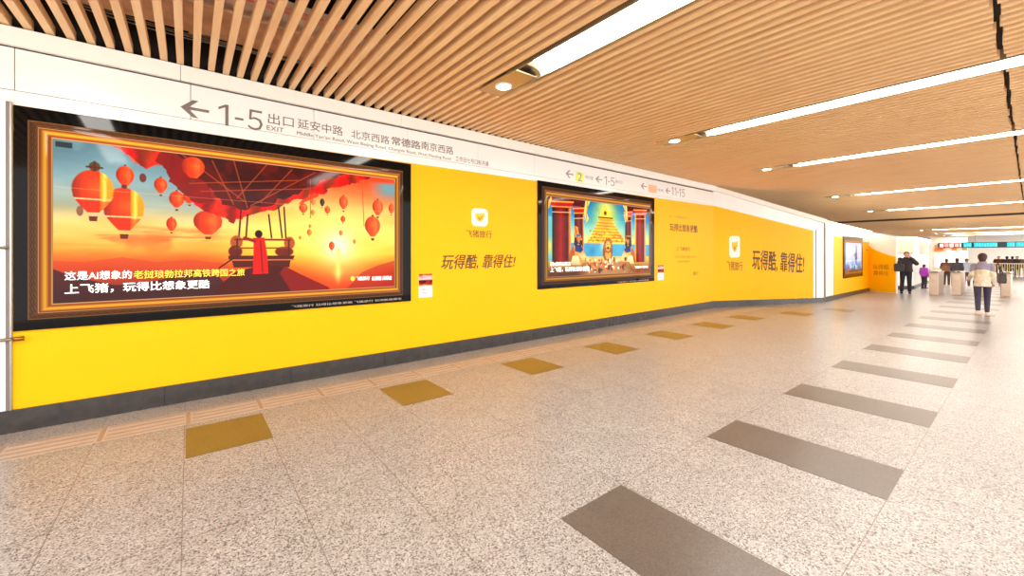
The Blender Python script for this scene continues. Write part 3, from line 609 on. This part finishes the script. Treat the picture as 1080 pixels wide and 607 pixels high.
# linear lights
def linear_light(x, y, label, detailed=True, length=5.6):
    t = thing('linear_ceiling_light', label, 'ceiling light', (x, y, CZ), 0, 'linear lights across the slatted ceiling')
    w_ = .165
    # downlight plate
    MB().box((-w_, -.42, .012), (w_, .29, .03)).build('plate', M_plate, t, bevel=.002)
    ln = MB().tube((0, 0, -.002), (0, 0, .02), .085, .085, 24).build('downlight_lens', M_spot, t)
    rg = MB()
    for i in range(24):
        a, b = 2*PI*i/24, 2*PI*(i+1)/24
        rg.add([(r*math.cos(q), r*math.sin(q), zz) for q in (a, b) for r, zz in ((.085, -.006), (.105, -.004), (.105, .014), (.085, .014))], [(0,4,5,1),(1,5,6,2),(2,6,7,3),(3,7,4,0)])
    rg.build('downlight_rim', M_reflector, t)
    def arc(y0, y1, m, name, rad=w_*.97, depth=.075, n=12):
        q = MB(); v = []
        for yy in (y0, y1):
            for i in range(n+1):
                a = PI*i/n; v.append((-rad*math.cos(a), yy, depth*math.sin(a)+.004))
        q.add(v, [(i, i+n+1, i+n+2, i+1) for i in range(n)]); return q.build(name, m, t, True)
    q = MB(); n = 12; v = [(-w_*.9*math.cos(PI*i/n), -.30, .085*math.sin(PI*i/n)) for i in range(n+1)]+[(-w_*.97*math.cos(PI*i/n), -.50, .085*math.sin(PI*i/n)) for i in range(n+1)]
    arc(-.50, -.30, M_steel, 'end_hood')
    arc(-.62, -.50, M_reflector, 'reflector')
    y0 = -.62; k = 0
    while y0 > -length:
        y1 = max(y0-1.66, -length); arc(y1+.006, y0, M_lamp if x < 30 else M_lampfar, 'diffuser'); y0 = y1; k += 1
    MB().box((-w_-.012, -length, -.004), (-w_, -.3, .10)).box((w_, -length, -.004), (w_+.012, -.3, .10)).box((-w_-.012, -length, .095), (w_+.012, .29, .11)).build('housing', M_plate, t)
    return t
names = ['linear ceiling light behind the camera, farthest back', 'linear ceiling light over the left end of the balloon picture', 'nearest big white linear ceiling light with round downlight, top middle', 'second linear ceiling light with downlight, beyond the nearest one',
         'third linear ceiling light counting from the camera', 'fourth linear ceiling light, the first past the bend of the wall', 'fifth linear ceiling light, last before the dark ceiling joint',
         'linear ceiling light just past the dark ceiling joint', 'distant linear ceiling light before the hanging signs', 'distant linear ceiling light just in front of the shop front', 'added linear ceiling light, farthest of all, brightening the back wall behind the hanging signs']
for (x, y), nm in zip(LAMPS+FAR, names): linear_light(x, y, nm, length=5.6 if x < 30 else 7.0)
# cove lights along the low walls
cv = place(MB().box((.1, -.09, 2.6), (L3, -.02, 2.66)).build('cove_light', mat('cove_tube', (255, 246, 220), .4, emit=6)), l3, r3)
tag(cv, 'white light line along the top of the far yellow wall', 'light')
cv.rotation_euler = (0, math.atan2(.12, L3), r3); cv.location = (l3[0], l3[1], .06)
if 0: cv2 = place(MB().box((.1, -.075, -.03), (L2-.05, -.055, -.005)).build('cove_light', MATS['cove_tube']), l2, r2)
#cv2.location = (l2[0], l2[1], 3.555); cv2.rotation_euler = (0, math.atan2(3.555-2.66, L2), r2); tag(cv2, 'white light line under the sloping cornice of the angled yellow wall', 'light')

# ------------------------------------------------------------------ beyond: low white wall, hall end, right side
G = [(24.4, 4.2), (25.3, 3.86), (26.1, 3.36), (32.7, 3.57), (42, 4.6)]
for i, (a, b) in enumerate(zip(G, G[1:])):
    l, r, L = frame(a, b); h = 2.34 if i < 2 else 2.34
    o = MB().box((0, 0, 0), (L, .1, 1.62)).build('wall_far', M_white); place(o, l, r); tag(o, kind='structure')
    MB().box((0, .002, 1.66), (L, .1, h)).build('upper_band', mat('beige_band', (214, 184, 158), .5), o); MB().box((0, -.006, 1.62), (L, .1, 1.66)).build('rail_trim', mat('brown_trim', (160, 118, 90), .5), o)
    MB().box((0, -.03, 0), (L, 0, .16)).build('baseboard', M_base, o)
    c = MB().box((.05, -.07, h), (L, -.0, h+.05)).build('cove_light', MATS['cove_tube']); place(c, l, r)
    tag(c, ['light line above the beige band behind the man on the phone', 'light line above the beige band, middle length', 'long light line leading to the ticket gates', 'farthest light line before the shops'][i], 'light', 'light lines on the far wall')
pl = MB().box((26.3, 3.3, 1.62), (27.1, 3.5, 2.36)).build('pillar', M_whiteprint); tag(pl, 'white squared pillar head above the purple jacket', 'pillar')
ew = MB().box((70, -3.6, 0), (70.3, 14, 4.75)).build('wall_back', M_cream); tag(ew, kind='structure')
lw = MB().box((13.5, 9.1, 0), (75, 9.3, 4.75)).build('wall_left', M_cream); tag(lw, kind='structure')
# ticket gates
M_gate = mat('gate_steel', (206, 186, 168), .35, .5)
def gate(x, y, label):
    t = thing('ticket_gate', label, 'ticket gate', (x, y, 0), 0, 'ticket gates')
    MB().box((0, -.13, 0), (1.6, .13, .86)).build('cabinet', M_gate, t, bevel=.02)
    MB().box((-.02, -.15, .86), (1.62, .15, .91)).build('top_plate', mat('gate_top', (160, 142, 128), .3), t, bevel=.012)
    MB().box((.02, -.1, .91), (.3, .1, .93)).build('card_reader', mat('reader_dark', (60, 50, 48), .2), t)
    MB().box((-.004, -.07, .62), (0, .07, .78)).build('display', mat('gate_display', (214, 196, 176), .3), t)
    MB().box((.7, .13, .35), (.95, .2, .8)).build('flap', mat('flap_panel', (222, 190, 170), .2), t, bevel=.01)
for (x, y), nm in zip([(22.95, 2.38), (23.6, 1.83), (23.8, 1.22), (24.05, .6)], ['leftmost ticket gate, beside the person in purple', 'ticket gate just left of the walking woman', 'ticket gate hidden behind the walking woman', 'rightmost ticket gate, right of the walking woman']): gate(x, y, nm)
# queue fence
fe = thing('queue_fence', 'pale metal queue fence with yellow bars in front of the crowd', 'fence', (43.2, .0, 0), PI/2)
MB().box((-1.5, -.02, .95), (1.9, .02, 1.0)).box((-1.5, -.02, .12), (1.9, .02, .16)).build('rail', M_whiteprint, fe)
for k in range(34):
    MB().box((-1.5+k*.1, -.012, .0 if k % 8 == 0 else .14), (-1.475+k*.1+(.02 if k % 3 == 0 else 0), .012, .97)).build('bar', M_whiteprint if k % 3 else mat('yellow_bar', (214, 186, 60), .5), fe)
# shop front and overhead signs
sh = thing('snack_shop', 'bright shop front with orange panels under a dark red lettered sign', 'shop', (60, 0, 0))
MB().box((0, 6.3, 0), (.4, 6.5, 3.4)).build('side_pillar', MATS['cream_wall'], sh)
MB().box((0, 3.9, 0), (.3, 6.3, 3.3)).build('wall_panel', mat('shop_wall', (250, 226, 206), .5), sh)
MB().box((-.06, 3.95, .25), (0, 4.55, 1.95)).box((-.06, 4.7, .25), (0, 5.3, 1.95)).box((-.06, 5.45, .25), (0, 6.15, 1.5)).build('lit_window', mat('shop_window', (255, 238, 224), .3, emit=.6), sh)
for k, (y, c) in enumerate([(5.55, (240, 104, 30)), (5.0, (250, 206, 176)), (4.6, (238, 120, 50)), (4.2, (252, 200, 160)), (3.9, (240, 118, 56))]):
    MB().box((-.1, y, 1.95), (-.02, y+(.6 if k == 0 else .36), 2.25)).build('orange_panel', mat('shop_panel_%d' % k, c, .4, emit=.35), sh)
def sign_letters(par, body, x, y0, y1, z0, z1, m):   # lettering facing the camera side (-x)
    e = text('letters', body, 0, y1-y0, z0, z1, m, par, 0, .02); e.location = (x, y1, 0); e.rotation_euler = (0, 0, -PI/2); return e
sg = thing('shop_sign', 'dark sign with pinkish white letters above the orange shop panels', 'sign', (59.74, 0, 0))
MB().box((0, 3.95, 2.25), (.12, 5.9, 2.72)).build('sign_board', mat('sign_black', (44, 34, 44), .4), sg, bevel=.01)
for k in range(5): MB().box((-.02, 4.1+k*.35, 2.33), (0, 4.36+k*.35, 2.64)).build('letter_block', mat('sign_pink_%d' % (k % 2), [(255, 214, 206), (244, 120, 110)][k % 2], .4, emit=.6), sg)
ts = thing('hanging_sign', 'long dark hanging sign with glowing turquoise blocks over the gates', 'sign', (57, 0, 0))
MB().box((0, -2.0, 2.2), (.15, 4.1, 2.72)).build('sign_board', mat('sign_teal_dark', (18, 70, 84), .3), ts, bevel=.01)
M_teal = mat('teal_glow', (20, 190, 206), .4, emit=.6); M_tealw = mat('teal_white', (120, 240, 240), .4, emit=.6)
for (a, b) in [(3.45, 3.95), (1.9, 3.3), (.9, 1.35), (.1, .85), (-1.2, .0)]:
    MB().box((-.012, a, 2.27), (0, b, 2.66)).build('lit_block', M_teal, ts)
    for k in range(int((b-a)/.16)): MB().box((-.02, a+.04+k*.16, 2.33+.06*(k % 2)), (-.012, a+.11+k*.16, 2.58-.05*(k % 3))).build('light_mark', M_tealw, ts)
for y in (3.2, .4, -1.5): MB().tube((.07, y, 2.72), (.07, y, 3.64), .02).build('hanger', M_steel, ts)

# ------------------------------------------------------------------ people
def remesh(mb, name, voxel, m, parent, it=3):
    me = mb.mesh(name); o = bpy.data.objects.new(name, me); COL.objects.link(o)
    md = o.modifiers.new('r', 'REMESH'); md.mode = 'VOXEL'; md.voxel_size = voxel
    sm = o.modifiers.new('s', 'SMOOTH'); sm.iterations = it; sm.factor = .5
    me2 = baked(o, name); bpy.data.objects.remove(o); me2.materials.clear()
    return link(name, me2, m, parent, True)
def limb(mb, pts, rs, n=14):
    for (p, q), (a, b) in zip(zip(pts, pts[1:]), zip(rs, rs[1:])): mb.tube(p, q, a, b, n)
    for p, r in zip(pts, rs): mb.ball(p, r*.995, n, 8)
    return mb
def person(label, loc, rz, scale, col, pose='stand', fine=.012, group=None):
    t = thing('person', label, 'person', loc, rz, group); t.scale = (scale,)*3
    V_ = Vector
    sk = mat('skin_%s' % col.get('skin', 'a'), (214, 160, 130), .5, var=.05); hair_m = mat('hair_'+col['hair_n'], col['hair'], .6, var=.3, scale=40)
    # joints for a 1.70 m figure facing -y
    J = dict(hip=[(-.09, 0, .92), (.09, 0, .92)], knee=[(-.095, -.01, .5), (.095, -.01, .5)], ank=[(-.095, .02, .09), (.095, .02, .09)],
             sh=[(-.175, .01, 1.38), (.175, .01, 1.38)], el=[(-.23, .03, 1.1), (.23, .03, 1.1)], wr=[(-.22, -.07, .87), (.22, -.07, .87)])
    if pose == 'walk':
        J['knee'] = [(-.085, -.13, .51), (.085, -.02, .5)]; J['ank'] = [(-.085, -.16, .1), (.08, .19, .16)]
        J['sh'] = [(-.15, .01, 1.37), (.15, .01, 1.37)]; J['el'] = [(-.2, .08, 1.12), (.2, .02, 1.12)]; J['wr'] = [(-.19, -.04, .9), (.24, -.13, 1.0)]
    if pose == 'phone':
        J['el'] = [(-.25, .0, 1.12), (.31, -.02, 1.22)]; J['wr'] = [(-.14, -.2, 1.12), (.13, -.1, 1.46)]
        J['knee'] = [(-.11, -.03, .5), (.1, -.01, .5)]; J['ank'] = [(-.13, 0, .09), (.11, .03, .09)]
    if pose == 'carry': J['el'] = [(-.24, .02, 1.12), (.24, .02, 1.12)]; J['wr'] = [(-.12, -.22, 1.05), (.12, -.22, 1.05)]
    hd = V_((0, -.02, 1.585))
    if pose == 'phone': hd = V_((.02, -.03, 1.58))
    b = MB()
    b.ball((0, 0, .95), (.16, .11, .12)); b.ball((0, .0, 1.08), (.135, .095, .16)); b.ball((0, .005, 1.27), (.165, .11, .17)); b.ball((0, .01, 1.38), (.15, .075, .06))
    b.tube((0, .01, 1.38), (0, -.01, 1.5), .058, .052, 14)
    b.ball(hd, (.078, .098, .112), 18, 14); b.ball(hd+V_((0, -.035, -.06)), (.055, .06, .055), 14, 10); b.ball(hd+V_((0, -.1, -.012)), (.014, .02, .024)); b.ball(hd+V_((0, -.085, -.052)), (.026, .016, .011))
    b.ball(hd+V_((0, -.082, .03)), (.055, .02, .012))
    for s_ in (-1, 1): b.ball(hd+V_((s_*.079, .005, -.005)), (.013, .022, .033))
    for i, s_ in ((0, -1), (1, 1)):
        limb(b, [J['hip'][i], J['knee'][i], J['ank'][i]], [.085, .056, .036])
        a = V_(J['ank'][i]); limb(b, [a+V_((0, .03, -.05)), a+V_((0, -.1, -.062)), a+V_((0, -.17, -.068))], [.034, .032, .022])
        limb(b, [J['sh'][i], J['el'][i], J['wr'][i]], [.052, .04, .026])
        # hand: palm, four unequal bent fingers and a thumb from the side of the palm
        w_ = V_(J['wr'][i]); d = (w_-V_(J['el'][i])).normalized(); side = d.cross(V_((0, 0, 1))); side = side.normalized() if side.length > .1 else V_((0, 1, 0)); cup = side.cross(d).normalized()
        if cup.dot(V_((0, -1, 0))) < 0 and pose != 'phone': cup = -cup
        pc = w_+d*.045; fr = max(.0085, fine*.75)
        limb(b, [w_, pc-side*.018, pc+d*.04-side*.022], [.024, .021, .016], 8); limb(b, [w_, pc+side*.018, pc+d*.04+side*.022], [.024, .021, .016], 8)
        for k, (o_, ln) in enumerate(((-.03, .062), (-.01, .075), (.011, .07), (.031, .054))):
            p0 = pc+d*.04+side*o_; p1_ = p0+d*ln*.5+cup*.008; p2_ = p1_+d*ln*.35+cup*.022; limb(b, [p0, p1_, p2_], [fr, fr, fr*.85], 8)
        p0 = pc-side*.03; limb(b, [p0, p0+d*.03-side*.02+cup*.01, p0+d*.055-side*.022+cup*.025], [fr*1.15, fr*1.1, fr*.9], 8)
    remesh(b, 'body', fine*.55 if fine < .01 else fine*.8, sk, t, 2)
    ey = MB()
    for s_ in (-1, 1): ey.ball(hd+V_((s_*.03, -.088, .012)), (.011, .008, .007), 10, 6)
    ey.build('eyes', mat('eye_dark', (50, 36, 30), .2), t, True)
    # trousers
    b = MB(); b.ball((0, 0, .95), (.175*col.get('narrow', 1), .13, .12)); b.ball((0, 0, .88), (.17*col.get('narrow', 1), .13, .1)); 
    for i in (0, 1): limb(b, [J['hip'][i], J['knee'][i], V_(J['ank'][i])+V_((0, 0, .02))], [.105*col.get('narrow', 1), .074 if not col.get('slim') else .066, .062 if not col.get('slim') else .048])
    remesh(b, 'trousers', fine, mat('cloth_'+col['leg_n'], col['leg'], .8, var=.15, scale=20), t)
    # shoes
    for i in (0, 1):
        b = MB(); a = V_(J['ank'][i]); limb(b, [a+V_((0, .03, -.045)), a+V_((0, -.08, -.05)), a+V_((0, -.175, -.058))], [.046, .046, .034]); b.box((a.x-.045, a.y-.2, a.z-.09), (a.x+.045, a.y+.075, a.z-.06))
        remesh(b, 'shoe', fine, mat('shoe_'+col['shoe_n'], col['shoe'], .6), t, 2)
    # jacket, one garment with sleeves; hem flares a little
    b = MB(); hem = col.get('hem', .86); pf = col.get('puff', 0)
    z = hem
    nw = col.get('narrow', 1)
    prof = [(hem, .185+pf, .14+pf), (hem+.02, .2+pf, .155+pf), (1.02, .185+pf, .145+pf), (1.15, .18+pf, .135+pf), (1.28, .2+pf, .145+pf), (1.37, .2+pf*.6, .12+pf*.4), (1.425, .13, .09), (1.455, .075, .072)]
    n = 28; vv = []; 
    for (zz, rx, ry) in prof: vv += [(rx*nw*math.cos(2*PI*i/n), ry*math.sin(2*PI*i/n)+.005, zz) for i in range(n)]
    ff = [(k*n+i, k*n+(i+1) % n, (k+1)*n+(i+1) % n, (k+1)*n+i) for k in range(len(prof)-1) for i in range(n)]+[tuple(reversed(range(n))), tuple(range((len(prof)-1)*n, len(prof)*n))]
    b.add(vv, ff)
    for i in (0, 1):
        w_ = V_(J['wr'][i]); e_ = V_(J['el'][i]); limb(b, [J['sh'][i], e_, w_+(e_-w_)*.06], [.082*nw+pf*.6, .064*nw+pf*.7, .048+pf*.4])
    b.tube((0, .01, 1.42), (0, .005, 1.48), .09, .078, 20)
    jk = remesh(b, 'jacket', fine, mat('cloth_'+col['top_n'], col['top'], .8, var=.18, scale=14), t)
    if 'yoke' in col:
        me = jk.data; me.materials.append(mat('cloth_'+col['top_n']+'_yoke', col['yoke'], .8, var=.15, scale=14))
        for p in me.polygons:
            c = p.center
            if c.z > 1.22+.05*math.cos(c.x*9): p.material_index = 1
    # hair
    b = MB(); b.ball(hd+V_((0, .018, .03)), (.09, .1, .1), 18, 12); b.ball(hd+V_((0, .055, -.02)), (.078, .06, .09), 16, 10)
    if col.get('bun'): b.ball(hd+V_((0, .06, .09)), (.045, .045, .04)); b.ball(hd+V_((0, .07, -.06)), (.07, .05, .07))
    hr = remesh(b, 'hair', fine, hair_m, t, 1)
    return t
BLK = (34, 30, 34)
W = person('woman walking away in a grey and cream jacket and dark leggings', (16.18, .79, 0), PI/2+.05, .955, dict(hair=(70, 34, 24), hair_n='auburn', leg=(62, 58, 80), leg_n='slate', slim=1, shoe=(240, 206, 190), shoe_n='pale', top=(226, 214, 190), top_n='cream', yoke=(150, 142, 160), puff=.0, hem=.8, bun=1, narrow=.84), 'walk', .008)
# her shoulder bag
bg = thing('shoulder_bag', 'dark shoulder bag hanging at the walking woman\'s right side', 'bag', (16.3, .47, 0), .2)
MB().prism(rrect(-.13, .13, .86, 1.12, .05), -.06, .06).build('bag_body', mat('bag_dark', (66, 50, 54), .5), bg, bevel=.012)
st = MB(); pts = [(-.1, 0, 1.1), (-.07, .03, 1.25), (-.02, .08, 1.38), (.05, .05, 1.36), (.09, .02, 1.25), (.1, 0, 1.1)]
for p, q in zip(pts, pts[1:]): st.tube(p, q, .012, n=6)
st.build('strap', MATS['bag_dark'], bg, True)
MB().box((-.1, -.068, .93), (.1, -.058, 1.0)).build('pocket', mat('bag_pocket', (120, 104, 104), .5), bg)
person('man in black standing by the yellow end wall with a phone at his ear', (23.16, 3.2, 0), -PI/2+.14, 1.0, dict(hair=(40, 28, 24), hair_n='dark', leg=(36, 34, 44), leg_n='ink', shoe=(30, 26, 26), shoe_n='black', top=(48, 40, 44), top_n='black', puff=.02, hem=.88), 'phone', .009)
ph = MB().box((-.035, -.005, -.07), (.035, .005, .07)).build('mobile_phone', mat('phone', (60, 60, 66), .2), bevel=.003); ph.location = (23.125, 3.045, 1.565); ph.rotation_euler = (.2, 0, .3); tag(ph, 'dark mobile phone held to the ear of the man in black', 'phone')
b2 = thing('shoulder_bag', 'black bag under the arm of the man in black', 'bag', (22.73, 3.33, 0), -PI/2+.14)
MB().prism(rrect(-.17, .14, .9, 1.22, .06), -.06, .06).build('bag_body', mat('bag_black', (38, 32, 36), .5), b2, bevel=.015)
MB().tube((-.08, 0, 1.21), (-.03, .02, 1.36), .014, n=6).tube((.07, 0, 1.21), (-.0, .02, 1.36), .014, n=6).build('strap', MATS['bag_black'], b2)
person('small person in purple jacket beside the first ticket gate', (27.1, 3.12, 0), PI/2-.6, .66, dict(hair=(40, 28, 40), hair_n='plum', leg=(50, 40, 52), leg_n='inkb', shoe=(60, 40, 50), shoe_n='blackb', top=(150, 50, 160), top_n='purple', puff=.03), 'stand', .014)
person('person in brown and green seen past the first gate', (31.2, 2.76, 0), PI/2, .8, dict(hair=(70, 44, 34), hair_n='brown', leg=(70, 60, 50), leg_n='olive', shoe=(60, 50, 46), shoe_n='brown', top=(140, 92, 70), top_n='rust', yoke=(96, 66, 50), puff=.04), 'carry', .014)
person('person in dark jacket walking left of the woman', (28.8, 2.2, 0), PI/2, .83, dict(hair=(44, 30, 26), hair_n='dark', leg=(60, 50, 56), leg_n='inkc', shoe=(40, 34, 34), shoe_n='black', top=(56, 54, 60), top_n='char', puff=.03), 'walk', .014)
person('person in pale blue jacket right behind the dark jacket', (30.6, 2.02, 0), PI/2, .82, dict(hair=(110, 70, 46), hair_n='tan', leg=(96, 80, 78), leg_n='taupe', shoe=(70, 60, 60), shoe_n='brown', top=(176, 186, 204), top_n='ice', puff=.03), 'walk', .014)
crowd = [(45.3, 1.45, 'crowd person leftmost behind the queue fence', (110, 60, 50)), (44.2, 1.05, 'second crowd person from the left behind the queue fence', (70, 44, 50)), (45.4, .62, 'third crowd person from the left behind the queue fence', (60, 54, 60)), (44.2, .22, 'crowd person in brown, fourth from the left behind the fence', (120, 84, 56)), (45.4, -.12, 'crowd person rightmost behind the queue fence', (80, 40, 44)), (46.2, .85, 'crowd person in a darker coat standing behind the third one', (50, 36, 40)), (46.2, .1, 'crowd person in a dark plum coat at the back right of the queue', (60, 36, 52))]
for k, (x, y, nm, c) in enumerate(crowd):
    person(nm, (x, y, 0), PI/2 if k % 2 else -PI/2, .86, dict(hair=(44, 30, 26), hair_n='dark', leg=(50, 44, 50), leg_n='inkd', shoe=(40, 34, 34), shoe_n='black', top=c, top_n='crowd%d' % k, puff=.04), 'stand', .02, 'crowd behind the queue fence')
